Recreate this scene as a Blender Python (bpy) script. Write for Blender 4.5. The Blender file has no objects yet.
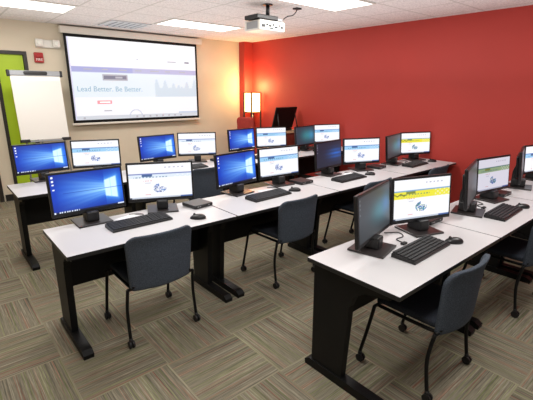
import bpy, bmesh, math, random
from mathutils import Vector, Matrix, Euler
random.seed(7)
scene = bpy.context.scene
COL = scene.collection
PI = math.pi

# ------------------------------------------------------------------ materials
def lin(c):
    c = c / 255.0
    return c / 12.92 if c <= 0.04045 else ((c + 0.055) / 1.055) ** 2.4
def rgb(r, g, b): return (lin(r), lin(g), lin(b), 1.0)

def mat(name, col, rough=0.5, metal=0.0, emit=None, estr=0.0, noise=0.0, nscale=40.0, spec=0.5, bump=0.0):
    m = bpy.data.materials.new(name); m.use_nodes = True
    nt = m.node_tree; b = nt.nodes['Principled BSDF']
    b.inputs['Base Color'].default_value = col
    b.inputs['Roughness'].default_value = rough
    b.inputs['Metallic'].default_value = metal
    b.inputs['Specular IOR Level'].default_value = spec
    if emit:
        b.inputs['Emission Color'].default_value = emit
        b.inputs['Emission Strength'].default_value = estr
    if noise > 0 or bump > 0:
        tc = nt.nodes.new('ShaderNodeTexCoord')
        n = nt.nodes.new('ShaderNodeTexNoise'); n.inputs['Scale'].default_value = nscale; n.inputs['Detail'].default_value = 3
        nt.links.new(tc.outputs['Object'], n.inputs['Vector'])
        if noise > 0:
            r = nt.nodes.new('ShaderNodeValToRGB')
            r.color_ramp.elements[0].position = .3; r.color_ramp.elements[1].position = .7
            r.color_ramp.elements[0].color = tuple(c * (1 - noise) for c in col[:3]) + (1,)
            r.color_ramp.elements[1].color = tuple(min(1, c * (1 + noise)) for c in col[:3]) + (1,)
            nt.links.new(n.outputs['Fac'], r.inputs['Fac']); nt.links.new(r.outputs['Color'], b.inputs['Base Color'])
        if bump > 0:
            bp = nt.nodes.new('ShaderNodeBump'); bp.inputs['Strength'].default_value = bump; bp.inputs['Distance'].default_value = .002
            nt.links.new(n.outputs['Fac'], bp.inputs['Height']); nt.links.new(bp.outputs['Normal'], b.inputs['Normal'])
    return m

def attr_screen(name, strength, tint=(1, 1, 1), base=0.01):
    m = bpy.data.materials.new(name); m.use_nodes = True
    nt = m.node_tree; b = nt.nodes['Principled BSDF']
    b.inputs['Base Color'].default_value = (base, base, base, 1); b.inputs['Roughness'].default_value = .35
    a = nt.nodes.new('ShaderNodeAttribute'); a.attribute_name = 'Col'
    mx = nt.nodes.new('ShaderNodeVectorMath'); mx.operation = 'MULTIPLY'; mx.inputs[1].default_value = tint
    nt.links.new(a.outputs['Color'], mx.inputs[0]); nt.links.new(mx.outputs[0], b.inputs['Emission Color'])
    b.inputs['Emission Strength'].default_value = strength
    return m

M = {}
M['wall_beige'] = mat('wall_beige', rgb(216, 205, 183), .85, noise=.03, nscale=3)
M['wall_red'] = mat('wall_red', rgb(180, 57, 49), .6, noise=.03, nscale=2, spec=.4)
M['baseboard'] = mat('baseboard', rgb(28, 26, 26), .5)
M['laminate'] = mat('white_laminate', rgb(198, 197, 199), .38, noise=.02, nscale=200)
M['black_metal'] = mat('black_metal', rgb(11, 11, 12), .5, spec=.25, noise=.15, nscale=30)
M['black_panel'] = mat('black_panel', rgb(10, 10, 11), .55, spec=.25, noise=.1, nscale=20)
M['black_plastic'] = mat('black_plastic', rgb(24, 24, 26), .4)
M['bezel'] = mat('bezel_plastic', rgb(22, 22, 25), .35)
M['stand'] = mat('stand_plastic', rgb(44, 40, 40), .3)
M['keys'] = mat('key_plastic', rgb(40, 40, 43), .55)
M['fabric'] = mat('chair_fabric', rgb(66, 73, 83), .9, noise=.35, nscale=160, bump=.4, spec=.2)
M['seat_fabric'] = mat('seat_fabric', rgb(38, 42, 50), .9, noise=.3, nscale=160, spec=.2)
M['rubber'] = mat('castor_rubber', rgb(15, 15, 16), .6)
M['white_plastic'] = mat('white_plastic', rgb(225, 222, 214), .45)
M['white_case'] = mat('white_case', rgb(226, 221, 210), .5)
M['grey_metal'] = mat('grey_metal', rgb(150, 152, 155), .4, .3)
M['silver'] = mat('silver_metal', rgb(170, 170, 170), .35, .8)
M['whiteboard'] = mat('whiteboard_face', rgb(236, 233, 226), .3)
M['lime'] = mat('glowing_lime_door_paint', rgb(168, 196, 34), .5, noise=.05, nscale=2, emit=rgb(160, 190, 30), estr=.12)  # faint glow added to the door colour to brighten the panel
M['wood'] = mat('door_wood', rgb(176, 140, 60), .5, noise=.15, nscale=8)
M['dark_wood'] = mat('lectern_wood', rgb(120, 52, 40), .5, noise=.2, nscale=10)
M['cream'] = mat('lectern_top', rgb(214, 190, 150), .5)
M['frame_dark'] = mat('dark_frame', rgb(40, 34, 30), .5)
M['strobe_red'] = mat('strobe_red', rgb(170, 30, 30), .4)
M['letter_white'] = mat('letter_white', rgb(240, 236, 230), .5)
M['red_fabric'] = mat('red_upholstery', rgb(160, 50, 40), .85, noise=.12, nscale=90)
M['lampshade'] = mat('lamp_shade_paper', rgb(250, 235, 200), .8, emit=(1.0, .60, .22, 1), estr=7.0)
M['troffer'] = mat('light_diffuser', rgb(250, 250, 250), .6, emit=(1, .98, .96, 1), estr=2.2)
M['vent'] = mat('vent_paint', rgb(205, 208, 212), .5)
M['vent_dark'] = mat('vent_dark', rgb(100, 108, 122), .7)
M['paper'] = mat('paper', rgb(235, 235, 238), .8)
M['cable'] = mat('cable_rubber', rgb(22, 22, 24), .5)
M['minipc'] = mat('mini_computer_case', rgb(44, 42, 44), .4)
M['port'] = mat('port_dark', rgb(40, 42, 46), .5)
M['lens'] = mat('lens_glass', rgb(235, 235, 225), .15)
M['desk_scr'] = attr_screen('desktop_screen', 1.25)
M['dim_scr'] = attr_screen('angle_dimmed_screen', 1.0)
M['page_scr'] = attr_screen('web_page_screen', 1.05)
M['page_soft'] = attr_screen('soft_web_page_screen', .72, (1, .98, 1.08))
M['proj_scr'] = attr_screen('projected_image', .88, (1, 1, 1), .18)
M['txt_teal'] = mat('projected_teal_text', rgb(110, 135, 150), .8, emit=rgb(136, 168, 188), estr=.75)
M['txt_grey'] = mat('projected_grey_text', rgb(150, 150, 160), .8, emit=rgb(190, 190, 200), estr=.5)
M['txt_red'] = mat('projected_red_button', rgb(200, 110, 120), .8, emit=rgb(226, 160, 168), estr=.7)
M['txt_white'] = mat('projected_white_text', rgb(250, 250, 250), .8, emit=rgb(250, 250, 250), estr=.7)
M['txt_dark'] = mat('projected_dark_text', rgb(110, 110, 125), .8, emit=rgb(130, 130, 150), estr=.5)

def carpet_material():
    m = bpy.data.materials.new('striped_carpet_tile'); m.use_nodes = True
    nt = m.node_tree; N = nt.nodes; L = nt.links
    b = N['Principled BSDF']; b.inputs['Roughness'].default_value = .95; b.inputs['Specular IOR Level'].default_value = .1
    tc = N.new('ShaderNodeTexCoord'); sp = N.new('ShaderNodeSeparateXYZ'); L.new(tc.outputs['Object'], sp.inputs[0])
    def mth(op, a, c=None, d=None):
        n = N.new('ShaderNodeMath'); n.operation = op
        for i, v in enumerate((a, c, d)):
            if v is None: continue
            if isinstance(v, (int, float)): n.inputs[i].default_value = v
            else: L.new(v, n.inputs[i])
        return n.outputs[0]
    tx = mth('MULTIPLY', mth('SUBTRACT', sp.outputs[0], .40 - 10), 2.0)
    ty = mth('MULTIPLY', mth('SUBTRACT', sp.outputs[1], 2.0 - 10), 2.0)
    ix, iy = mth('FLOOR', tx), mth('FLOOR', ty)
    fx, fy = mth('FRACT', tx), mth('FRACT', ty)
    par = mth('MODULO', mth('ADD', ix, iy), 2.0)      # 0 -> stripes run along X
    inv = mth('SUBTRACT', 1.0, par)
    across = mth('ADD', mth('MULTIPLY', fy, inv), mth('MULTIPLY', fx, par))
    along = mth('ADD', mth('MULTIPLY', fx, inv), mth('MULTIPLY', fy, par))
    seed = mth('ADD', mth('MULTIPLY', ix, 13.7), mth('MULTIPLY', iy, 7.3))
    def stripe(scale, alongscale, off, detail=0):
        cb = N.new('ShaderNodeCombineXYZ')
        L.new(mth('ADD', mth('MULTIPLY', across, scale), mth('ADD', seed, off)), cb.inputs[0])
        L.new(mth('MULTIPLY', along, alongscale), cb.inputs[1]); cb.inputs[2].default_value = off
        n = N.new('ShaderNodeTexNoise'); n.inputs['Scale'].default_value = 1.0; n.inputs['Detail'].default_value = detail
        L.new(cb.outputs[0], n.inputs['Vector']); return n.outputs['Fac']
    s1, s2, s3 = stripe(56, .6, 0, 1), stripe(62, .5, 31.4), stripe(120, 6, 77, 2)
    r = N.new('ShaderNodeValToRGB'); cr = r.color_ramp
    stops = [(.25, (66, 63, 57)), (.40, (106, 101, 89)), (.5, (136, 130, 113)), (.57, (108, 103, 92)), (.65, (162, 156, 136)), (.78, (84, 80, 72))]
    cr.elements[0].position, cr.elements[0].color = stops[0][0], rgb(*stops[0][1])
    cr.elements[1].position, cr.elements[1].color = stops[-1][0], rgb(*stops[-1][1])
    for p, c in stops[1:-1]:
        e = cr.elements.new(p); e.color = rgb(*c)
    L.new(s1, r.inputs['Fac'])
    r2 = N.new('ShaderNodeValToRGB'); c2 = r2.color_ramp
    for p, c in ((.30, (122, 132, 70)), (.36, (116, 111, 94)), (.64, (116, 110, 94)), (.70, (158, 88, 64))):
        e = c2.elements.new(p); e.color = rgb(*c)
    c2.elements[0].color = rgb(104, 118, 62); c2.elements[-1].color = rgb(158, 78, 58)
    L.new(s2, r2.inputs['Fac'])
    mx = N.new('ShaderNodeMix'); mx.data_type = 'RGBA'; mx.inputs['Factor'].default_value = .36
    L.new(r.outputs['Color'], mx.inputs['A']); L.new(r2.outputs['Color'], mx.inputs['B'])
    mm = N.new('ShaderNodeMix'); mm.data_type = 'RGBA'; mm.blend_type = 'MULTIPLY'; mm.inputs['Factor'].default_value = .8
    r3 = N.new('ShaderNodeValToRGB'); r3.color_ramp.elements[0].position = .3; r3.color_ramp.elements[1].position = .65
    r3.color_ramp.elements[0].color = (.72, .72, .72, 1); r3.color_ramp.elements[1].color = (1.18, 1.18, 1.18, 1)
    L.new(s3, r3.inputs['Fac']); L.new(mx.outputs['Result'], mm.inputs['A']); L.new(r3.outputs['Color'], mm.inputs['B'])
    # pale lines along the tile seams
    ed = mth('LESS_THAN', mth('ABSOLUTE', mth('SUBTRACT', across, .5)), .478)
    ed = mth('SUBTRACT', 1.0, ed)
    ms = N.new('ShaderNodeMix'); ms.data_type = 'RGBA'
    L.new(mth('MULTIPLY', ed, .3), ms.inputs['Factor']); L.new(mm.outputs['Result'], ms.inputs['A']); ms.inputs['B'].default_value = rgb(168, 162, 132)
    L.new(ms.outputs['Result'], b.inputs['Base Color'])
    bp = N.new('ShaderNodeBump'); bp.inputs['Strength'].default_value = .25; bp.inputs['Distance'].default_value = .003
    L.new(s3, bp.inputs['Height']); L.new(bp.outputs['Normal'], b.inputs['Normal'])
    return m
M['carpet'] = carpet_material()

def ceiling_material():
    m = bpy.data.materials.new('acoustic_ceiling_tile'); m.use_nodes = True
    nt = m.node_tree; N = nt.nodes; L = nt.links
    b = N['Principled BSDF']; b.inputs['Roughness'].default_value = .9
    tc = N.new('ShaderNodeTexCoord'); sp = N.new('ShaderNodeSeparateXYZ'); L.new(tc.outputs['Object'], sp.inputs[0])
    def mth(op, a, c=None):
        n = N.new('ShaderNodeMath'); n.operation = op
        for i, v in enumerate((a, c)):
            if v is None: continue
            if isinstance(v, (int, float)): n.inputs[i].default_value = v
            else: L.new(v, n.inputs[i])
        return n.outputs[0]
    def line(o, off):
        f = mth('FRACT', mth('DIVIDE', mth('SUBTRACT', o, off - 12.2), .61))
        return mth('GREATER_THAN', mth('ABSOLUTE', mth('SUBTRACT', f, .5)), .48)
    g = mth('MAXIMUM', line(sp.outputs[0], 2.82), line(sp.outputs[1], 5.30))
    n = N.new('ShaderNodeTexNoise'); n.inputs['Scale'].default_value = 60; n.inputs['Detail'].default_value = 4
    L.new(tc.outputs['Object'], n.inputs['Vector'])
    r = N.new('ShaderNodeValToRGB'); r.color_ramp.elements[0].color = rgb(208, 202, 202); r.color_ramp.elements[1].color = rgb(236, 231, 229)
    r.color_ramp.elements[0].position = .35; r.color_ramp.elements[1].position = .6
    L.new(n.outputs['Fac'], r.inputs['Fac'])
    mx = N.new('ShaderNodeMix'); mx.data_type = 'RGBA'; L.new(g, mx.inputs['Factor'])
    L.new(r.outputs['Color'], mx.inputs['A']); mx.inputs['B'].default_value = rgb(200, 196, 192)
    L.new(mx.outputs['Result'], b.inputs['Base Color'])
    return m
M['ceiling'] = ceiling_material()

# ------------------------------------------------------------------ mesh helpers
def box(bm, x0, x1, y0, y1, z0, z1, mi=0, bev=0.0, mtx=None):
    vs = [bm.verts.new((x, y, z)) for z in (z0, z1) for y in (y0, y1) for x in (x0, x1)]
    fs = [bm.faces.new([vs[i] for i in q]) for q in ((0, 2, 3, 1), (4, 5, 7, 6), (0, 1, 5, 4), (2, 6, 7, 3), (0, 4, 6, 2), (1, 3, 7, 5))]
    for f in fs: f.material_index = mi
    if bev > 0:
        es = list({e for f in fs for e in f.edges})
        r = bmesh.ops.bevel(bm, geom=es, offset=bev, segments=2, affect='EDGES', profile=.5)
        for f in r['faces']: f.material_index = mi
        vs = list({v for f in r['faces'] for v in f.verts} | {v for v in vs if v.is_valid})
    if mtx is not None: bmesh.ops.transform(bm, matrix=mtx, verts=[v for v in vs if v.is_valid])
    return vs

def prism(bm, poly, a0, a1, axis='x', mi=0):
    """extrude a polygon given in the two other axes along axis"""
    def P(p, a):
        return {'x': (a, p[0], p[1]), 'y': (p[0], a, p[1]), 'z': (p[0], p[1], a)}[axis]
    A = [bm.verts.new(P(p, a0)) for p in poly]; B = [bm.verts.new(P(p, a1)) for p in poly]
    n = len(poly)
    fs = [bm.faces.new(A[::-1]), bm.faces.new(B)]
    for i in range(n): fs.append(bm.faces.new((A[i], A[(i + 1) % n], B[(i + 1) % n], B[i])))
    for f in fs: f.material_index = mi
    return A + B

def tube(bm, pts, r, seg=8, mi=0, cap=True):
    pts = [Vector(p) for p in pts]; rings = []
    up = Vector((0, 0, 1))
    for i, p in enumerate(pts):
        d = (pts[min(i + 1, len(pts) - 1)] - pts[max(i - 1, 0)]).normalized()
        ref = up if abs(d.dot(up)) < .95 else Vector((1, 0, 0))
        u = d.cross(ref).normalized(); v = d.cross(u).normalized()
        rr = r[i] if isinstance(r, (list, tuple)) else r
        rings.append([bm.verts.new(p + (u * math.cos(2 * PI * k / seg) + v * math.sin(2 * PI * k / seg)) * rr) for k in range(seg)])
    for a, c in zip(rings, rings[1:]):
        for k in range(seg):
            f = bm.faces.new((a[k], a[(k + 1) % seg], c[(k + 1) % seg], c[k])); f.material_index = mi; f.smooth = True
    if cap:
        for rg in (rings[0], rings[-1][::-1]):
            f = bm.faces.new(rg); f.material_index = mi

def smooth_path(pts, n=6):
    P = [Vector(p) for p in pts]; out = []
    for i in range(len(P) - 1):
        a, b_, c, d = P[max(i - 1, 0)], P[i], P[i + 1], P[min(i + 2, len(P) - 1)]
        for k in range(n):
            t = k / n
            out.append(.5 * ((2 * b_) + (c - a) * t + (2 * a - 5 * b_ + 4 * c - d) * t * t + (3 * b_ - a - 3 * c + d) * t ** 3))
    out.append(P[-1]); return out

def slab(bm, w, h, t, r, deform, nu=12, nv=14, mi=0, rb=None):
    r_top, r_bot = r, (r if rb is None else rb)
    """rounded-corner cushion/shell, local (x,z) plane, thickness t; deform maps (x,y,z)->xyz"""
    def rows(n):
        s = []
        for k in range(n + 1):
            s.append(.5 - .5 * math.cos(PI * k / n))
        return s
    layers = []
    for side in (-1, 1):
        g = []
        for v in rows(nv):
            z = -h / 2 + v * h
            r = r_top if z > 0 else r_bot
            dz = max(0, abs(z) - (h / 2 - r))
            half = w / 2 - (r - math.sqrt(max(0, r * r - dz * dz)))
            row = []
            for u in rows(nu):
                x = (2 * u - 1) * half
                edge = min(1.0, min(half - abs(x) + .0, h / 2 - abs(z)) / (t * .8)) if half > 0 else 0
                th = t / 2 * (.45 + .55 * math.sqrt(max(0, 1 - (1 - edge) ** 2)))
                row.append(bm.verts.new(deform(x, side * th, z)))
            g.append(row)
        layers.append(g)
    A, B = layers
    fs = []
    for j in range(nv):
        for i in range(nu):
            fs.append(bm.faces.new((A[j][i], A[j][i + 1], A[j + 1][i + 1], A[j + 1][i])))
            fs.append(bm.faces.new((B[j][i], B[j + 1][i], B[j + 1][i + 1], B[j][i + 1])))
    for j in range(nv):
        fs.append(bm.faces.new((A[j][0], A[j + 1][0], B[j + 1][0], B[j][0])))
        fs.append(bm.faces.new((A[j][nu], B[j][nu], B[j + 1][nu], A[j + 1][nu])))
    for i in range(nu):
        fs.append(bm.faces.new((A[0][i], B[0][i], B[0][i + 1], A[0][i + 1])))
        fs.append(bm.faces.new((A[nv][i], A[nv][i + 1], B[nv][i + 1], B[nv][i])))
    for f in fs: f.smooth = True; f.material_index = mi

def obj(name, bm, mats, parent=None, loc=None, rot=None, recalc=True):
    if recalc: bmesh.ops.recalc_face_normals(bm, faces=bm.faces)
    me = bpy.data.meshes.new(name); bm.to_mesh(me); bm.free()
    for m in (mats if isinstance(mats, (list, tuple)) else [mats]): me.materials.append(m)
    o = bpy.data.objects.new(name, me); COL.objects.link(o)
    if parent: o.parent = parent
    if loc: o.location = loc
    if rot: o.rotation_euler = rot
    return o

def tag(o, label=None, cat=None, group=None, kind=None):
    if label: o['label'] = label
    if cat: o['category'] = cat
    if group: o['group'] = group
    if kind: o['kind'] = kind
    return o

def thing(name, label, cat, loc=(0, 0, 0), rz=0, group=None):
    o = bpy.data.objects.new(name, None); COL.objects.link(o); o.empty_display_size = .1
    o.location = loc; o.rotation_euler = (0, 0, rz)
    return tag(o, label, cat, group)

def dup(root, loc, rz, label, group=None):
    """copy a thing with its parts and sub-parts"""
    r = root.copy(); COL.objects.link(r); r.location = loc; r.rotation_euler = (0, 0, rz); r['label'] = label
    if group: r['group'] = group
    for ch in list(root.children):
        c = ch.copy(); COL.objects.link(c); c.parent = r
        for g in list(ch.children):
            d = g.copy(); COL.objects.link(d); d.parent = c
    return r

def struct(name, bm, m, parent=None, **k):
    o = obj(name, bm, m, parent, **k)
    o['kind'] = 'structure'
    return o

def lettering(name, body, size, m, parent, loc, rot, align='LEFT', bold=0.0, ext=.001):
    cu = bpy.data.curves.new(name, 'FONT'); cu.body = body; cu.size = size; cu.align_x = align; cu.align_y = 'CENTER'
    cu.extrude = ext; cu.offset = bold
    t = bpy.data.objects.new(name, cu); COL.objects.link(t)
    dg = bpy.context.evaluated_depsgraph_get(); dg.update()
    me = bpy.data.meshes.new_from_object(t.evaluated_get(dg))
    bpy.data.objects.remove(t); bpy.data.curves.remove(cu)
    me.name = name; me.materials.clear(); me.materials.append(m)
    o = bpy.data.objects.new(name, me); COL.objects.link(o); o.parent = parent; o.location = loc; o.rotation_euler = rot
    return o

# ------------------------------------------------------------------ the room
WY, RX, HC, LX = 6.98, 5.40, 2.61, -1.6
bm = bmesh.new(); box(bm, LX, RX + .15, -2.2, WY + .15, -.1, 0); struct('floor', bm, M['carpet'])
bm = bmesh.new(); box(bm, LX, RX + .15, -2.2, WY + .15, HC, HC + .1); struct('ceiling', bm, M['ceiling'])
# screen wall with an opening for the two doors
bm = bmesh.new()
box(bm, LX, -.30, WY, WY + .15, 0, HC); box(bm, .70, .86, WY, WY + .15, 0, HC)
box(bm, 1.285, RX + .15, WY, WY + .15, 0, HC)
box(bm, .86, 1.285, WY, WY + .15, 2.19, HC); box(bm, -.30, .70, WY, WY + .15, 2.19, HC)
struct('wall_back', bm, M['wall_beige'])
bm = bmesh.new(); box(bm, RX, RX + .15, -2.2, WY, 0, HC); struct('wall_right', bm, M['wall_red'])
bm = bmesh.new(); box(bm, LX - .15, LX, -2.2, WY + .15, 0, HC); struct('wall_left', bm, M['wall_beige'])
bm = bmesh.new(); box(bm, 5.185, RX - .002, 6.80, WY - .002, 0, HC - .001); struct('trim_1', bm, M['wall_red'])
bm = bmesh.new(); box(bm, 1.30, 5.183, WY - .015, WY - .001, 0, .10); box(bm, .72, .84, WY - .015, WY - .001, 0, .10)
struct('baseboard_back', bm, M['baseboard'])
bm = bmesh.new(); box(bm, RX - .012, RX - .001, -2.2, 6.798, 0, .10); struct('baseboard_right', bm, M['baseboard'])
bm = bmesh.new(); box(bm, LX + .001, LX + .015, -2.2, WY - .02, 0, .10); struct('baseboard_left', bm, M['baseboard'])

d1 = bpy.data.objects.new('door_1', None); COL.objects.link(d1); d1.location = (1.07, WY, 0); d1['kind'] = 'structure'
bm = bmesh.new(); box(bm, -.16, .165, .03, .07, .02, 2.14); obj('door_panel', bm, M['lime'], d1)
bm = bmesh.new()
box(bm, -.21, -.165, -.02, .12, 0, 2.19); box(bm, .17, .215, -.02, .12, 0, 2.19); box(bm, -.165, .17, -.02, .12, 2.145, 2.19)
obj('door_frame', bm, M['frame_dark'], d1)
d2 = bpy.data.objects.new('door_2', None); COL.objects.link(d2); d2.location = (.2, WY, 0); d2['kind'] = 'structure'
bm = bmesh.new(); box(bm, -.45, .445, .04, .085, .01, 2.14); obj('door_panel', bm, M['wood'], d2)
bm = bmesh.new()
box(bm, .45, .50, -.02, .12, 0, 2.19); box(bm, -.50, -.455, -.02, .12, 0, 2.19); box(bm, -.455, .45, -.02, .12, 2.145, 2.19)
obj('door_frame', bm, M['frame_dark'], d2)
bm = bmesh.new(); tube(bm, [(-.38, .04, 1.0), (-.38, -.03, 1.0)], .012); tube(bm, [(-.38, -.03, 1.0), (-.27, -.03, 1.0)], .01)
obj('door_handle', bm, M['silver'], d2)

# ------------------------------------------------------------------ ceiling lights and vent
def make_light(loc, label):
    t = thing('ceiling_light', label, 'ceiling light', loc, 0, 'ceiling lights')
    bm = bmesh.new()
    for a in ((-.605, .605, -.30, -.275), (-.605, .605, .275, .30), (-.605, -.58, -.275, .275), (.58, .605, -.275, .275)):
        box(bm, a[0], a[1], a[2], a[3], -.012, -.001)
    obj('frame', bm, M['white_plastic'], t)
    bm = bmesh.new(); box(bm, -.58, .58, -.275, .275, -.010, -.001); obj('diffuser', bm, M['troffer'], t)
    return t
lights = [(3.425, 5.595, 'lit ceiling light panel closest to the projection screen, left of the red wall'),
          (.985, 5.595, 'lit ceiling light panel at the upper left, above the easel whiteboard'),
          (3.43, 3.165, 'lit ceiling light panel just in front of the projector at the top edge'),
          (.985, 3.165, 'lit ceiling light panel over the left end of the middle desk row'),
          (3.43, .735, 'lit ceiling light panel above the front desk row'),
          (.985, .735, 'lit ceiling light panel right above where the viewer stands')]
L0 = None
for x, y, lb in lights:
    if L0 is None: L0 = make_light((x, y, HC), lb)
    else: dup(L0, (x, y, HC), 0, lb, 'ceiling lights')
    ld = bpy.data.lights.new('troffer_lamp', 'AREA'); ld.shape = 'RECTANGLE'; ld.size = 1.1; ld.size_y = .5
    ld.energy = 25; ld.color = (1, .97, .93)
    lo = bpy.data.objects.new('troffer_lamp', ld); COL.objects.link(lo); lo.location = (x, y, HC - .02)

ld = bpy.data.lights.new('ceiling_fill', 'AREA'); ld.shape = 'RECTANGLE'; ld.size = 6; ld.size_y = 8; ld.energy = 100; ld.color = (1, .98, .97)  # unseen fill lamp, added to brighten the ceiling
lo = bpy.data.objects.new('ceiling_fill', ld); COL.objects.link(lo); lo.location = (2.0, 2.6, 1.78); lo.rotation_euler = (PI, 0, 0)

v = thing('air_vent', 'square louvred air vent in the ceiling above the projection screen', 'air vent', (2.53, 6.30, HC))
bm = bmesh.new()
for a in ((-.30, .30, -.30, -.26), (-.30, .30, .26, .30), (-.30, -.26, -.26, .26), (.26, .30, -.26, .26)): box(bm, *a, -.014, -.001)
obj('frame', bm, M['vent'], v)
bm = bmesh.new(); box(bm, -.26, .26, -.26, .26, -.004, -.001); obj('backing', bm, M['vent_dark'], v)
for k in range(6):
    bm = bmesh.new(); x = -.225 + k * .09
    prism(bm, [(x - .03, -.005), (x + .005, -.016), (x + .012, -.014), (x - .02, -.005)], -.255, .255, 'y')
    obj('slat', bm, M['vent'], v)

# ------------------------------------------------------------------ projection screen
SY = 6.90
ps = thing('projection_screen', 'large pull-down projection screen with black border showing a web page', 'projection screen', (2.955, SY, 1.13))
W2, H2 = 1.155, 1.345
bm = bmesh.new(); box(bm, -1.20, 1.27, -.045, .07, 1.355, 1.455, bev=.012); obj('housing', bm, M['white_case'], ps)
bm = bmesh.new(); box(bm, -1.155, 1.165, -.004, .004, 0, 1.354); obj('border', bm, M['black_panel'], ps)
bm = bmesh.new(); box(bm, -1.18, 1.19, -.014, .014, -.035, -.001, bev=.006); obj('weight_bar', bm, M['white_case'], ps)

def grid_screen(name, w, h, nx, ny, fn, m, parent, loc, rot=None):
    """a thin screen panel whose lit picture is a colour attribute computed by fn(u,v)"""
    bm = bmesh.new(); lay = bm.verts.layers.float_color.new('Col')
    vs = [[None] * (nx + 1) for _ in range(ny + 1)]
    for j in range(ny + 1):
        for i in range(nx + 1):
            u, v_ = i / nx, j / ny
            p = bm.verts.new(((u - .5) * w, 0, v_ * h)); c = fn(u, v_); p[lay] = (lin(c[0]), lin(c[1]), lin(c[2]), 1)
            vs[j][i] = p
    for j in range(ny):
        for i in range(nx): bm.faces.new((vs[j][i], vs[j][i + 1], vs[j + 1][i + 1], vs[j + 1][i]))
    return obj(name, bm, m, parent, loc, rot, recalc=False)

def mixc(a, b, t): t = max(0, min(1, t)); return tuple(x + (y - x) * t for x, y in zip(a, b))

def proj_img(u, v):
    c = (250, 250, 255)
    if .28 < v < .60:
        c = (230, 241, 250)
        if u > .62:
            sky = .40 + .13 * abs(math.sin(u * 37)) * (.5 + .5 * math.sin(u * 91))
            if v < sky: c = (206, 222, 236)
    if .60 <= v <= .66: c = (150, 154, 216) if u < .45 else (176, 174, 218)
    if v < .045: c = (206, 212, 222)
    if u < .012: c = (216, 214, 240)
    if .045 <= v < .07 and u > .82: c = (190, 204, 228)
    if .38 < u < .52:
        d = math.hypot((u - .45) * 1.8, v - .02)
        if .085 < d < .10: c = (196, 202, 220)
    return c
sw, sh = 2.245, 1.265
sf = grid_screen('image_surface', sw, sh, 160, 90, proj_img, M['proj_scr'], ps, (.005, -.0055, .045))
RT = (PI / 2, 0, 0)
def pt(name, s, size, u, vv, m, **k): return lettering(name, s, size, m, sf, ((u - .5) * sw, -.002, vv * sh), RT, **k)
pt('headline', 'Lead Better. Be Better.', .116, .03, .385, M['txt_teal'])
bm = bmesh.new(); box(bm, -.21, .21, -.003, -.001, -.05, .05); lb = obj('logo_box', bm, M['txt_grey'], sf, ((.31 - .5) * sw, 0, .535 * sh))
bm = bmesh.new(); box(bm, -.12, .12, -.002, 0, -.028, .028); obj('button', bm, M['txt_red'], sf, ((.215 - .5) * sw, -.001, .22 * sh))
bm = bmesh.new(); box(bm, -.19, .19, -.004, -.003, -.028, .028); obj('logo_panel', bm, M['txt_dark'], sf, ((.31 - .5) * sw, 0, .535 * sh))
def smudge(name, w, h, u, vv, m):
    """a line of print too blurred in the projection to read"""
    bm = bmesh.new(); box(bm, 0, w, -.003, -.0015, -h / 2, h / 2)
    return obj(name, bm, m, sf, ((u - .5) * sw, -.003, vv * sh))
smudge('button_text', .17, .016, .18, .22, M['txt_white']); smudge('logo_text', .12, .03, .31, .535, M['txt_grey'])
smudge('small_text', .13, .018, .205, .11, M['txt_grey']); smudge('small_text', .17, .018, .74, .765, M['txt_grey']); smudge('small_text', .09, .026, .895, .765, M['txt_dark'])
for i, w_ in enumerate((.13, .10, .14, .12, .16, .10, .13)): smudge('menu_text', w_, .018, .09 + i * .125, .63, M['txt_grey'])
for i in range(9):
    bm = bmesh.new(); s_ = .016; box(bm, -s_, s_, -.002, 0, -s_, s_, bev=.004)
    obj('taskbar_icon', bm, M['txt_grey'], sf, ((.06 if i == 0 else .40 + i * .055 - .5 + .5) * sw - .5 * sw, -.001, .022 * sh))
bm = bmesh.new(); bmesh.ops.create_cone(bm, cap_ends=True, segments=16, radius1=.012, radius2=.012, depth=.002, matrix=Matrix.Rotation(PI / 2, 4, 'X'))
obj('page_dot', bm, M['txt_grey'], sf, ((.49 - .5) * sw, -.002, .78 * sh))

# ------------------------------------------------------------------ easel whiteboard
ez = thing('easel_whiteboard', 'portable white flip-chart easel with grey clamp bar in front of lime door', 'whiteboard', (1.29, 6.50, 0))
lean = .11
R = Matrix.Translation((0, 0, .93)) @ Matrix.Rotation(-lean, 4, 'X')
def ebox(name, m, *a, **k):
    bm = bmesh.new(); box(bm, *a, mtx=R, **k); return obj(name, bm, m, ez)
ebox('board', M['whiteboard'], -.315, .315, -.012, .012, .02, .94, bev=.004)
ebox('clamp_bar', M['grey_metal'], -.32, .32, -.03, .02, .915, .985, bev=.008)
bm = bmesh.new(); slab(bm, .30, .05, .02, .024, lambda x, y, z: R @ Vector((x, y - .036, z + .95))); obj('clamp_handle', bm, M['black_plastic'], ez)
for s in (-1, 1):
    ebox('end_cap', M['black_plastic'], s * .332 - .018, s * .332 + .018, -.034, .024, .905, .99, bev=.008)
    ebox('tray_corner', M['black_plastic'], s * .27 - .06, s * .27 + .06, -.055, .02, -.01, .035, bev=.008)
ebox('pen_tray', M['grey_metal'], -.30, .30, -.05, .015, -.012, .015, bev=.004)
for s in (-1, 1):
    bm = bmesh.new(); tube(bm, [R @ Vector((s * .25, .02, .5)), R @ Vector((s * .25, .02, 0)), (s * .30, -.10, .012)], .012); obj('leg', bm, M['grey_metal'], ez)
bm = bmesh.new(); tube(bm, [R @ Vector((0, .03, .85)), (0, .40, .012)], .012); obj('leg', bm, M['grey_metal'], ez)

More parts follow.
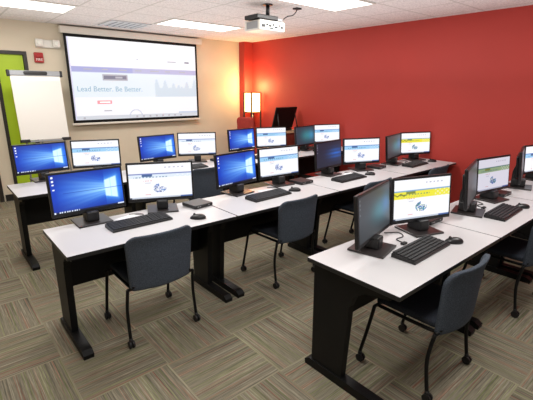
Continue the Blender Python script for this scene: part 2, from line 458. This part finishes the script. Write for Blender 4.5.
# ------------------------------------------------------------------ wall devices
em = thing('emergency_light', 'white twin-head emergency light high on the beige wall', 'emergency light', (1.575, WY, 2.255))
bm = bmesh.new(); box(bm, -.16, .16, -.06, 0, 0, .115, bev=.015); obj('housing', bm, M['white_plastic'], em)
bm = bmesh.new(); box(bm, -.14, .14, -.004, .004, .01, .105); obj('mounting_plate', bm, M['white_plastic'], em)
for s in (-1, 1):
    bm = bmesh.new(); box(bm, s * .115 - .052, s * .115 + .052, -.10, -.055, .012, .118, bev=.014); h = obj('lamp_head', bm, M['white_plastic'], em)
    bm = bmesh.new(); bmesh.ops.create_cone(bm, cap_ends=True, segments=20, radius1=.036, radius2=.03, depth=.014, matrix=Matrix.Translation((s * .115, -.104, .066)) @ Matrix.Rotation(PI / 2, 4, 'X'))
    obj('lens', bm, M['lens'], h)
fa = thing('fire_alarm', 'red fire alarm strobe with white lettering on the beige wall', 'fire alarm', (1.44, WY, 2.04))
bm = bmesh.new(); box(bm, -.062, .062, -.045, 0, 0, .145, bev=.012); hs = obj('housing', bm, M['strobe_red'], fa)
bm = bmesh.new(); box(bm, -.05, .05, -.004, .004, .01, .135); obj('mounting_plate', bm, M['strobe_red'], fa)
bm = bmesh.new(); box(bm, -.04, .04, -.075, -.045, .075, .11, bev=.008); obj('strobe_lens', bm, M['strobe_red'], fa)
lettering('lettering', 'FIRE', .05, M['letter_white'], hs, (0, -.047, .042), RT, align='CENTER')

# ------------------------------------------------------------------ projector
pj = thing('projector', 'white ceiling-mounted projector under a black mounting plate', 'projector', (3.195, 3.79, 2.322))
bm = bmesh.new(); box(bm, -.19, .19, -.14, .14, 0, .108, bev=.012); bd = obj('body', bm, M['white_plastic'], pj)
bm = bmesh.new()
for i, (x, z, w_, h_) in enumerate(((-.14, .045, .05, .03), (-.085, .06, .03, .022), (-.04, .05, .04, .018), (.01, .065, .022, .022), (.05, .04, .05, .02), (.10, .062, .028, .016), (.14, .045, .03, .025), (.16, .08, .02, .012), (-.02, .025, .06, .012))):
    box(bm, x - w_ / 2, x + w_ / 2, -.143, -.139, z - h_ / 2, z + h_ / 2)
obj('port', bm, M['port'], bd)
bm = bmesh.new(); box(bm, -.193, -.188, -.10, .10, .02, .095); obj('side_grille', bm, M['grey_metal'], bd)
bm = bmesh.new(); bmesh.ops.create_cone(bm, cap_ends=True, segments=24, radius1=.045, radius2=.038, depth=.05, matrix=Matrix.Translation((.08, .16, .06)) @ Matrix.Rotation(-PI / 2, 4, 'X'))
obj('lens', bm, M['port'], pj)
bm = bmesh.new(); box(bm, -.21, .10, -.12, .12, .118, .165, bev=.008); obj('mounting_plate', bm, M['black_plastic'], pj)
bm = bmesh.new(); box(bm, .10, .19, -.10, .06, .118, .15, bev=.006); obj('bracket', bm, M['grey_metal'], pj)
bm = bmesh.new(); tube(bm, [(-.01, -.06, .16), (-.01, -.06, .287)], .022, 14); tube(bm, [(-.01, -.06, .275), (-.01, -.06, .287)], .055, 16); obj('ceiling_pole', bm, M['black_plastic'], pj)
bm = bmesh.new(); tube(bm, smooth_path([(3.392, 3.70, 2.465), (3.43, 3.66, 2.50), (3.52, 3.66, 2.525), (3.57, 3.66, 2.57), (3.585, 3.66, 2.606)]), .006)
box(bm, 3.545, 3.625, 3.625, 3.695, 2.594, 2.609)
tag(obj('projector_cable', bm, M['cable']), 'black cable running from the projector to a ceiling outlet', 'cable')

# ------------------------------------------------------------------ floor lamp, red chair, lectern
fl = thing('floor_lamp', 'glowing square paper-shade floor lamp with dark frame in the corner', 'floor lamp', (5.20, 6.56, 0))
bm = bmesh.new(); box(bm, -.112, .112, -.112, .112, 1.23, 1.60, bev=.004); obj('lamp_shade', bm, M['lampshade'], fl)
for sx in (-1, 1):
    for sy in (-1, 1):
        bm = bmesh.new(); box(bm, sx * .122 - .012, sx * .122 + .012, sy * .122 - .012, sy * .122 + .012, 0, 1.62); obj('post', bm, M['frame_dark'], fl)
for z in (.05, 1.21, 1.603):
    bm = bmesh.new()
    A_ = [bm.verts.new((sx * q, sy * q, z + h)) for h in (0, .014) for q in (.116, .128) for sx, sy in ((-1, -1), (1, -1), (1, 1), (-1, 1))]
    for k in range(4):
        n = (k + 1) % 4
        for q in ((k, n, 4 + n, 4 + k), (8 + k, 12 + k, 12 + n, 8 + n), (k, 8 + k, 8 + n, n), (4 + k, 4 + n, 12 + n, 12 + k)): bm.faces.new([A_[i] for i in q])
    obj('frame_ring', bm, M['frame_dark'], fl)
bm = bmesh.new(); tube(bm, [(0, 0, 1.228), (0, 0, 1.14)], .003); tube(bm, [(0, 0, 1.16), (0, 0, 1.10)], .014); obj('pull_switch', bm, M['white_plastic'], fl)
pl = bpy.data.lights.new('lamp_glow', 'POINT'); pl.energy = 26; pl.color = (1, .62, .25); pl.shadow_soft_size = .1
po = bpy.data.objects.new('lamp_glow', pl); COL.objects.link(po); po.location = (5.20, 6.56, 1.74)

rc = thing('armless_chair', 'red upholstered high-back chair in the corner by the floor lamp', 'chair', (4.93, 6.28, 0), -1.05)
bm = bmesh.new(); slab(bm, .36, .62, .06, .07, lambda x, y, z: (x, y - .20 - .10 * (z + .31), z + .85)); obj('backrest', bm, M['red_fabric'], rc)
bm = bmesh.new(); slab(bm, .40, .44, .09, .06, lambda x, y, z: (x, z, y + .45)); obj('seat', bm, M['red_fabric'], rc)
for sx in (-1, 1):
    for sy in (-1, 1):
        bm = bmesh.new(); tube(bm, [(sx * .15, sy * .17, .41), (sx * .165, sy * .20, .0)], [.02, .014]); obj('leg', bm, M['frame_dark'], rc)

lt = thing('lectern', 'reddish wooden lectern with pale top against the red wall', 'lectern', (5.08, 5.52, 0))
bm = bmesh.new(); box(bm, -.27, .27, -.20, .20, .0, .90); obj('cabinet', bm, M['dark_wood'], lt)
bm = bmesh.new(); box(bm, -.30, .32, -.23, .23, .90, .935, bev=.006); obj('top', bm, M['cream'], lt)
bm = bmesh.new(); box(bm, -.25, .25, -.212, -.2, .06, .86, bev=.004); dr = obj('door', bm, M['dark_wood'], lt)
bm = bmesh.new(); tube(bm, [(.2, -.225, .45), (.2, -.225, .56)], .007); obj('handle', bm, M['silver'], dr)
tp = thing('tilted_display', 'black display tilted back on a prop, standing on the lectern', 'display', (5.02, 5.45, .935), .14)
Rt = Matrix.Translation((0, 0, .045)) @ Matrix.Rotation(.28, 4, 'X')
bm = bmesh.new(); box(bm, -.295, .295, -.016, .016, 0, .405, bev=.006, mtx=Rt); obj('panel', bm, M['black_panel'], tp)
bm = bmesh.new(); box(bm, -.26, .26, .0165, .0195, .02, .35, mtx=Rt); obj('screen', bm, M['bezel'], tp)
for s_ in (-1, 1):
    bm = bmesh.new(); tube(bm, [Rt @ Vector((s_ * .25, -.02, .30)), (s_ * .27, -.17, .012)], .011); obj('prop', bm, M['black_plastic'], tp)
bm = bmesh.new(); box(bm, -.24, .24, -.05, .05, .001, .042, bev=.006); obj('foot', bm, M['black_plastic'], tp)

# ------------------------------------------------------------------ desks
DW, DD, DH = 1.22, .60, .74
ROW = {'A': (.495, 3.973), 'B': (.474, 2.322), 'C': (1.546, .845)}
RN = {'A': 'back row by the projection screen', 'B': 'middle row', 'C': 'front row'}
def make_desk(loc, label, group):
    t = thing('training_desk', label, 'desk', loc, 0, group)
    bm = bmesh.new(); vs = box(bm, .004, DW - .004, 0, DD, DH - .027, DH, 1, bev=.002)
    bm.faces.ensure_lookup_table()
    for f in bm.faces:
        f.normal_update()
        if f.calc_center_median().z > DH - .001: f.material_index = 0
    obj('tabletop', bm, [M['laminate'], M['black_plastic']], t)
    for x in (.062, DW - .062):
        bm = bmesh.new()
        prism(bm, [(.335, .052), (.565, .052), (.575, .712), (.07, .712), (.07, .675), (.22, .65), (.285, .60), (.31, .53)], x - .022, x + .022, 'x')
        lg = obj('leg', bm, M['black_metal'], t)
        bm = bmesh.new()
        prism(bm, [(.05, 0), (.61, 0), (.615, .03), (.58, .055), (.08, .052), (.045, .03)], x - .032, x + .032, 'x')
        obj('foot', bm, M['black_metal'], lg)
    bm = bmesh.new(); box(bm, .086, DW - .086, .462, .48, .33, .712); obj('modesty_panel', bm, M['black_panel'], t)
    bm = bmesh.new(); prism(bm, [(.30, .712), (.30, .64), (.455, .60), (.455, .61), (.31, .65), (.31, .712)], .10, DW - .10, 'x'); obj('cable_tray', bm, M['black_panel'], t)
    return t
ordw = ['leftmost desk', 'second desk from the left', 'third desk from the left', 'rightmost desk']
desk0 = None
for r, n in (('B', 4), ('C', 3), ('A', 4)):
    for k in range(n):
        x0, y0 = ROW[r]
        w_ = ordw[k] if not (r == 'C' and k == 2) else 'third desk from the left, cut by the photo edge,'
        lb = 'white-topped black %s in the %s' % (w_, RN[r])
        if desk0 is None: desk0 = make_desk((x0 + k * DW, y0, 0), lb, 'training desks')
        else: dup(desk0, (x0 + k * DW, y0, 0), 0, lb, 'training desks')

# ------------------------------------------------------------------ monitors
def desktop_img(u, v):
    c = mixc((12, 46, 160), (20, 96, 225), .25 + .6 * u)
    c = mixc(c, (8, 26, 115), max(0, abs(v - .5) * 1.6 - .25))
    if u < .76:
        a = (v - .5) / (1.0 - u + .12)
        s_ = math.exp(-(a / .46) ** 2) * max(0, (u - .05) / .71) ** .85
        s_ *= .80 + .20 * math.sin(a * 30 + 1.2) * math.sin(a * 13 + .4)
        c = mixc(c, (165, 222, 255), min(1, 1.1 * s_))
    e = min((u - .73) / .02, (.93 - u) / .02)
    hh = .23 + .09 * (u - .74) / .19
    w_ = max(0, min(1, e)) * max(0, min(1, (hh - abs(v - .5)) / .03))
    if u >= .74: c = mixc(c, (110, 190, 250), .55 * math.exp(-max(0, abs(v - .5) - hh) / .10) * math.exp(-max(0, u - .93) / .04))
    c = mixc(c, (205, 236, 255), w_)
    if abs(v - .5) < .012 and u > .15: c = mixc(c, (14, 60, 165), .75)
    if w_ > .5 and abs(u - .825) < .005: c = mixc(c, (120, 190, 245), .5)
    if .022 < u < .05 and any(abs(v - q) < .022 for q in (.93, .84, .75, .62)): c = (235, 240, 250)
    if v < .042:
        c = (12, 24, 60)
        if u < .02 or (u > .05 and u < .34 and int(u * 60) % 2 == 0 and .012 < v < .034) or (u > .9 and .012 < v < .034): c = (215, 225, 240)
    return c
def icons(c, u, v, k):
    if .022 < u < .05 and any(abs(v - q) < .02 for q in (.93, .84, .75, .62)): return mixc(c, (200, 205, 215), k)
    return c
def glow(u, v, cx, cy, rx, ry): return math.exp(-((u - cx) / rx) ** 2 - ((v - cy) / ry) ** 2)
def dim_navy(u, v):  # dim pictures: darkening from a steep viewing angle is put into their colours
    c = (30, 38, 58); c = mixc(c, (36, 110, 215), .95 * glow(u, v, .80, .5, .34, .24) * (.75 + .25 * math.sin(v * 40)))
    return icons(c, u, v, .6)
def dim_grey(u, v):
    c = mixc((62, 70, 78), (50, 56, 60), abs(v - .5) * 1.6)
    c = mixc(c, (58, 128, 140), .85 * glow(u, v, .66, .5, .28, .26)); c = mixc(c, (62, 120, 178), .8 * glow(u, v, .88, .58, .16, .24))
    return icons(c, u, v, .35)
def dim_teal(u, v):
    c = mixc((40, 58, 72), (48, 140, 150), .9 * glow(u, v, .62, .5, .36, .34)); c = mixc(c, (60, 150, 205), .7 * glow(u, v, .85, .5, .14, .26))
    return icons(c, u, v, .4)
def dim_blank(u, v):
    return icons(mixc((62, 64, 66), (54, 82, 92), .4 * glow(u, v, .8, .5, .3, .3)), u, v, .2)
def page_img(band, line, hero, seed):
    rnd = random.Random(seed)
    ph = rnd.random() * 6
    cols = [(74, 116, 190), (110, 150, 215), (60, 90, 150), None, None] + ([(120, 160, 90), (60, 150, 170)] if band[2] < 160 else [(150, 160, 210)])
    cells = [[rnd.choice(cols) for _ in range(14)] for _ in range(12)]
    def fn(u, v):
        c = (248, 249, 253)
        if .885 < v < .91 and .55 < u < .9 and math.sin(u * 90 + ph) > .1: c = (190, 190, 205)
        if .70 < v < .735: c = line
        elif hero < v <= .70:
            c = band
            if .645 < v < .70 and .20 < u < .37: c = (70, 100, 150) if band[2] > 140 else (130, 140, 60)
            if .555 < v < .58 and .12 < u < .52 and math.sin(u * 140 + 2 * ph) > 0: c = mixc(band, (110, 140, 180), .5)
            if .60 < v < .635 and .08 < u < .62 and math.sin(u * 120 + ph) > -.2: c = mixc(band, (70, 110, 140), .55)
            if band[2] < 140 and u < .2 and abs(v - (.60 + .05 * abs(((u * 18) % 2) - 1))) < .018: c = (120, 120, 50)
            if u > .72 and math.sin(u * 75) * math.sin(v * 60 + ph) > .35: c = mixc(band, (250, 250, 255), .6)
        if .50 < v < .525 and .22 < u < .36: c = (226, 130, 130) if math.sin(u * 150) > -.5 else c
        if .44 < v < .46 and .25 < u < .34: c = (190, 190, 205)
        if .17 < v < .42 and .38 < u < .58 and ((u - .48) / .10) ** 2 + ((v - .29) / .125) ** 2 < 1.1:
            q = cells[int((v - .17) * 40) % 12][int((u - .38) * 70) % 14]
            if q and (v < .33 or u < .47): c = q
        if .10 < v < .125 and .24 < u < .33: c = (225, 150, 150)
        if v < .042:
            c = (190, 198, 212)
            if u > .80: c = (70, 100, 160)
            if u < .03: c = (60, 70, 90)
        return c
    return fn
PAGES = {'blue': page_img((158, 208, 244), (84, 134, 200), .55, 1), 'plain': page_img((226, 237, 250), (112, 128, 190), .60, 2),
         'yellow': page_img((238, 230, 60), (120, 165, 205), .52, 3), 'green': page_img((160, 190, 140), (90, 140, 130), .58, 4)}
MW, MH, TILT = .51, .31, .1
PR = Matrix.Translation((0, 0, 0)) @ Matrix.Rotation(-TILT, 4, 'X')
def make_monitor(name_fn, mt):
    """origin: desk surface under the middle of the panel's lower edge; faces -y; panel lower edge GAP above the desk"""
    t = thing('computer_monitor', '-', 'monitor', (0, 0, 0))
    G = .075
    T = Matrix.Translation((0, 0, G)) @ PR
    bm = bmesh.new(); box(bm, -MW / 2, MW / 2, -.004, .020, 0, MH, bev=.005, mtx=T)
    box(bm, -.17, .17, .018, .046, .05, .26, bev=.012, mtx=T)
    case = obj('casing', bm, M['bezel'], t)
    sc_ = grid_screen('screen', MW - .030, MH - .042, 110, 62, name_fn, mt, t, (0, 0, 0))
    sc_.matrix_local = T @ Matrix.Translation((0, -.0052, .026))
    bm = bmesh.new(); bm2 = prism(bm, [(.045, .012), (.085, .012), (.085, .16), (.060, .25), (.040, .25), (.05, .15)], -.038, .038, 'x'); box(bm, -.043, .043, -.040, .084, .012, .088, bev=.012); obj('neck', bm, M['black_plastic'], t)
    bm = bmesh.new(); box(bm, -.118, .118, -.100, .125, .0005, .013, bev=.004); obj('base', bm, M['stand'], t)
    bm = bmesh.new(); box(bm, MW / 2 - .07, MW / 2 - .02, -.0065, -.0038, .006, .014, mtx=T); obj('button_strip', bm, M['stand'], case)
    return t
MON = {
 'A1L': (.849, 4.604, .056, 'd'), 'A1R': (1.384, 4.563, -.327, 'blue'),
 'A2L': (2.144, 4.59, .096, 'd'), 'A2R': (2.685, 4.569, -.462, 'plain'),
 'A3L': (3.464, 4.601, .091, 'd'), 'A3R': (3.985, 4.547, -.301, 'blue'),
 'A4L': (4.564, 4.385, .141, 't'), 'A4R': (5.093, 4.395, -.288, 'blue'),
 'B1L': (.795, 2.877, .0, 'd'), 'B1R': (1.325, 2.834, -.401, 'plain'),
 'B2L': (2.112, 2.878, .146, 'd'), 'B2R': (2.650, 2.892, -.085, 'blue'),
 'B3L': (3.412, 2.892, .116, 'm'), 'B3R': (3.940, 2.836, -.365, 'blue'),
 'B4L': (4.594, 2.804, .225, 'x'), 'B4R': (5.125, 2.806, -.363, 'yellow'),
 'C1L': (1.95, 1.267, .237, 'x'), 'C1R': (2.468, 1.253, -.317, 'yellow'),
 'C2L': (3.185, 1.222, .270, 'n'), 'C2R': (3.728, 1.269, -.157, 'green'),
 'C3L': (4.461, 1.272, .267, 'n'), 'C3R': (5.005, 1.30, -.2, 'blue')}
RNS = {'A': 'back row', 'B': 'middle row', 'C': 'front row'}
PN = ['first', 'second', 'third', 'last']
protos = {}
for key, (x, y, yaw, kind) in MON.items():
    r, k, side = key[0], int(key[1]) - 1, key[2]
    pair = PN[k] if not (r == 'C' and k == 2) else 'right-hand cut-off'
    what = {'d': 'bright blue desktop', 'm': 'darkened navy desktop', 'x': 'dim grey screen with teal glow', 't': 'dim teal screen', 'n': 'nearly dark grey screen',
            'blue': 'light blue web page', 'plain': 'plain white web page', 'yellow': 'yellow-banded web page', 'green': 'green-banded web page'}[kind]
    lb = '%s monitor of %s pair, %s, %s' % ('left' if side == 'L' else 'right', pair, RNS[r], what)
    loc = (x, y, DH + .0005)
    if kind not in protos:
        fn = {'d': desktop_img, 'm': dim_navy, 'x': dim_grey, 't': dim_teal, 'n': dim_blank}.get(kind) or PAGES[kind]
        mt = M['desk_scr'] if kind == 'd' else M['dim_scr'] if kind in 'mxtn' else M['page_soft'] if kind == 'green' else M['page_scr']
        o = make_monitor(fn, mt); o.location = loc; o.rotation_euler = (0, 0, yaw); o['label'] = lb; o['group'] = 'monitors on the desks'
        protos[kind] = o
    else: dup(protos[kind], loc, yaw, lb, 'monitors on the desks')

# ------------------------------------------------------------------ keyboards, mice, mini computers, papers, cables
def make_keyboard():
    t = thing('keyboard', '-', 'keyboard')
    bm = bmesh.new(); prism(bm, [(-.075, .001), (.075, .001), (.075, .024), (.068, .027), (-.072, .014), (-.075, .011)], -.222, .222, 'x'); obj('case', bm, M['black_plastic'], t)
    bm = bmesh.new()
    for row in range(6):
        y = -.062 + row * .0235; z = .0150 + (y + .075) * .0905
        x = -.212
        for c in range(22):
            w_ = .0165
            if row == 0 and 4 <= c <= 8:
                if c == 4: box(bm, x, x + .096, y, y + .0185, z - .004, z + .006)
                x += .0192; continue
            if c in (15, 18): x += .004
            if c < 22: box(bm, x, x + w_, y, y + .0185, z - .004, z + .006)
            x += .0190
    obj('keys', bm, M['keys'], t)
    return t
def make_mouse():
    t = thing('computer_mouse', '-', 'mouse')
    bm = bmesh.new(); bmesh.ops.create_uvsphere(bm, u_segments=20, v_segments=12, radius=1)
    for v_ in bm.verts:
        x, y, z = v_.co
        v_.co = (x * .033 * (1 - .08 * y), y * .060, max(-.2, z) * .030 + .0062 + (0 if z < 0 else .004 * -y))
    for f in bm.faces: f.smooth = True
    b_ = obj('shell', bm, M['bezel'], t)
    bm = bmesh.new(); tube(bm, [(-.004, .026, .034), (.004, .026, .034)], .009, 12); obj('scroll_wheel', bm, M['stand'], t)
    return t
KB = {'B1': (1.045, 2.625, .02), 'B2': (2.25, 2.60, .05), 'B3': (3.41, 2.60, .03), 'B4': (4.76, 2.585, .06),
      'C1': (2.15, 1.065, .03), 'C2': (3.36, 1.035, .05), 'A2': (2.35, 4.20, .02), 'A4': (4.80, 4.17, .03), 'A3': (3.63, 4.24, .03)}
MS = {'B1': (1.426, 2.458), 'B2': (2.575, 2.60), 'B3': (3.771, 2.589), 'B4': (5.168, 2.571), 'C1': (2.435, 1.004), 'C2': (3.655, 1.00)}
PC = {'B1': (1.60, 2.76, .12), 'B2': (2.875, 2.81, .05), 'B3': (4.20, 2.80, .1), 'C1': (2.72, 1.35, .0), 'C2': (3.98, 1.31, .0), 'A3': (4.30, 4.43, .05), 'A4': (4.83, 4.475, .0), 'A2': (2.93, 4.42, .05)}
def where(k): return 'on the %s of the %s' % ({'1': 'leftmost desk', '2': 'second desk', '3': 'third desk', '4': 'last desk'}[k[1]], RNS[k[0]])
k0 = None
for k, (x, y, a) in KB.items():
    lb = 'black keyboard ' + where(k)
    if k0 is None: k0 = make_keyboard(); k0.location = (x, y, DH); k0.rotation_euler = (0, 0, a); tag(k0, lb, group='keyboards')
    else: dup(k0, (x, y, DH), a, lb, 'keyboards')
m0 = None
for i, (k, (x, y)) in enumerate(MS.items()):
    lb = 'black computer mouse ' + where(k)
    a = (.95, .9, .8, .8, .86, .8)[i]
    if m0 is None: m0 = make_mouse(); m0.location = (x, y, DH + .0005); m0.rotation_euler = (0, 0, a); tag(m0, lb, group='computer mice')
    else: dup(m0, (x, y, DH + .0005), a, lb, 'computer mice')
def make_pc():
    t = thing('mini_computer', '-', 'computer')
    bm = bmesh.new(); box(bm, -.091, .091, -.088, .088, 0.002, .030, bev=.004); c = obj('case', bm, M['minipc'], t)
    bm = bmesh.new(); box(bm, -.088, .088, -.0905, -.0885, .005, .027); fp = obj('front_panel', bm, M['black_plastic'], t)
    bm = bmesh.new()
    for x in (-.06, -.04, .05): box(bm, x - .007, x + .007, -.0915, -.0904, .014, .021)
    obj('port', bm, M['silver'], fp)
    return t
p0 = None
for k, (x, y, a) in PC.items():
    lb = 'flat black mini computer ' + ('between the monitors ' if k == 'A4' else 'beside the right monitor ') + where(k)
    if p0 is None: p0 = make_pc(); p0.location = (x, y, DH); p0.rotation_euler = (0, 0, a); tag(p0, lb, group='mini computers')
    else: dup(p0, (x, y, DH), a, lb, 'mini computers')
for k, (x, y, a) in {'B1': (1.02, 2.80, .3), 'B2': (2.36, 2.76, -.2), 'B3': (3.62, 2.76, .1), 'B4': (4.80, 2.75, .2), 'A2': (2.78, 4.18, .4)}.items():
    bm = bmesh.new(); box(bm, -.075, .075, -.05, .05, .0006, .0022); box(bm, -.06, .085, -.052, .045, .0023, .0034)
    tag(obj('paper_sheet', bm, M['paper'], loc=(x, y, DH), rot=(0, 0, a)), 'white papers between keyboard and monitors ' + where(k), 'paper', 'paper sheets')
CB = {'B1': (1.045, 2.72), 'B2': (2.42, 2.70), 'B3': (3.62, 2.70), 'B4': (4.82, 2.735), 'C1': (2.215, 1.235), 'C2': (3.44, 1.24)}
for k, (x, y) in CB.items():
    rn = random.Random(k); j = lambda s: rn.uniform(-s, s)
    bm = bmesh.new()
    tube(bm, smooth_path([(x - .05 + j(.02), y - .03, .005), (x - .02, y + .03, .005), (x + .06, y + .02 + j(.02), .005), (x + .10, y + .09, .005), (x + .02, y + .15, .005)]), .0035, 6)
    box(bm, x - .075, x - .03, y - .055, y - .03, .001, .014, bev=.003)
    tag(obj('cable', bm, M['cable'], loc=(0, 0, DH)), 'loose black cable behind the keyboard ' + where(k), 'cable', 'desk cables')

# ------------------------------------------------------------------ chairs
def make_chair():
    t = thing('rolling_chair', '-', 'chair')
    def back(x, y, z):
        zz = z + .19
        lip = -.018 * max(0, (zz - .28) / .10) ** 2
        return (x * (.94 + .08 * zz / .38), -.268 - .055 * zz + .045 * (abs(x) / .22) ** 2 + lip + y, .405 + zz)
    bm = bmesh.new(); slab(bm, .465, .385, .034, .07, back, 16, 24, rb=.022); obj('backrest', bm, M['fabric'], t)
    def seat(x, y, z):
        d = .012 * (abs(x) / .22) ** 2
        return (x, z - .03, .445 + y + d - (.03 * max(0, (z - .12) / .1) ** 2))
    bm = bmesh.new(); slab(bm, .44, .43, .045, .07, seat, 12, 14); obj('seat', bm, M['seat_fabric'], t)
    bm = bmesh.new()
    for s in (-1, 1): tube(bm, smooth_path([(s * .20, -.232, .452), (s * .205, -.225, .420), (s * .205, -.10, .412), (s * .205, .155, .412)]), .011, 8)
    tube(bm, [(-.238, -.226, .418), (.238, -.226, .418)], .011, 8); tube(bm, [(-.238, .155, .416), (.238, .155, .416)], .010, 8)
    obj('frame', bm, M['black_metal'], t)
    for sx in (-1, 1):
        for sy in (-1, 1):
            top = (sx * .238, -.225 if sy < 0 else .155, .42)
            mid = (sx * .246, -.205 if sy < 0 else .185, .25)
            bot = (sx * .250, -.228 if sy < 0 else .225, .062)
            bm = bmesh.new(); tube(bm, smooth_path([top, mid, bot]), .011, 10); lg = obj('leg', bm, M['black_metal'], t)
            bm = bmesh.new()
            for w in (-1, 1):
                bmesh.ops.create_cone(bm, cap_ends=True, segments=18, radius1=.026, radius2=.024, depth=.014,
                    matrix=Matrix.Translation((bot[0] + w * .011, bot[1] - .008, .0265)) @ Matrix.Rotation(PI / 2, 4, 'Y'))
            tube(bm, [(bot[0], bot[1], .068), (bot[0], bot[1] - .004, .036)], [.012, .014], 10)
            tube(bm, [(bot[0] - .012, bot[1] - .008, .0265), (bot[0] + .012, bot[1] - .008, .0265)], .008, 8)
            obj('castor', bm, M['rubber'], lg)
    return t
CH = [('B1', 1.04, 2.54, .0), ('B2', 2.325, 2.54, .03), ('B3', 3.46, 2.515, .03), ('B4', 4.72, 2.495, .03),
      ('C1', 2.115, 1.025, 0), ('C2', 3.445, 1.02, 0), ('A2', 2.44, 4.185, 0)]
c0 = None
for k, x, y, a in CH:
    lb = 'blue-grey fabric chair on castors tucked under the ' + where(k)[7:]
    if c0 is None: c0 = make_chair(); c0.location = (x, y, 0); c0.rotation_euler = (0, 0, a); tag(c0, lb, group='rolling chairs')
    else: dup(c0, (x, y, 0), a, lb, 'rolling chairs')

# ------------------------------------------------------------------ world, camera
w = bpy.data.worlds.new('world'); scene.world = w; w.use_nodes = True
w.node_tree.nodes['Background'].inputs[0].default_value = (1, .97, .93, 1)
w.node_tree.nodes['Background'].inputs[1].default_value = .34

f, yaw, pit, rol, H = 392.28, .707, .2745, .007, 1.6754
F = Vector((math.sin(yaw) * math.cos(pit), math.cos(yaw) * math.cos(pit), -math.sin(pit)))
Rr = Vector((math.cos(yaw), -math.sin(yaw), 0)); U = Rr.cross(F)
c_, s_ = math.cos(rol), math.sin(rol)
Rr, U = c_ * Rr + s_ * U, -s_ * Rr + c_ * U
cd = bpy.data.cameras.new('camera'); cam = bpy.data.objects.new('camera', cd); COL.objects.link(cam)
mw = Matrix((Rr, U, -F)).transposed().to_4x4(); mw.translation = (0, 0, H); cam.matrix_world = mw
cd.sensor_fit = 'HORIZONTAL'; cd.sensor_width = 36; cd.lens = f / 533 * 36; cd.clip_start = .05
scene.camera = cam
scene.view_settings.view_transform = 'Standard'
scene.view_settings.look = 'None'
scene.view_settings.exposure = 0.0
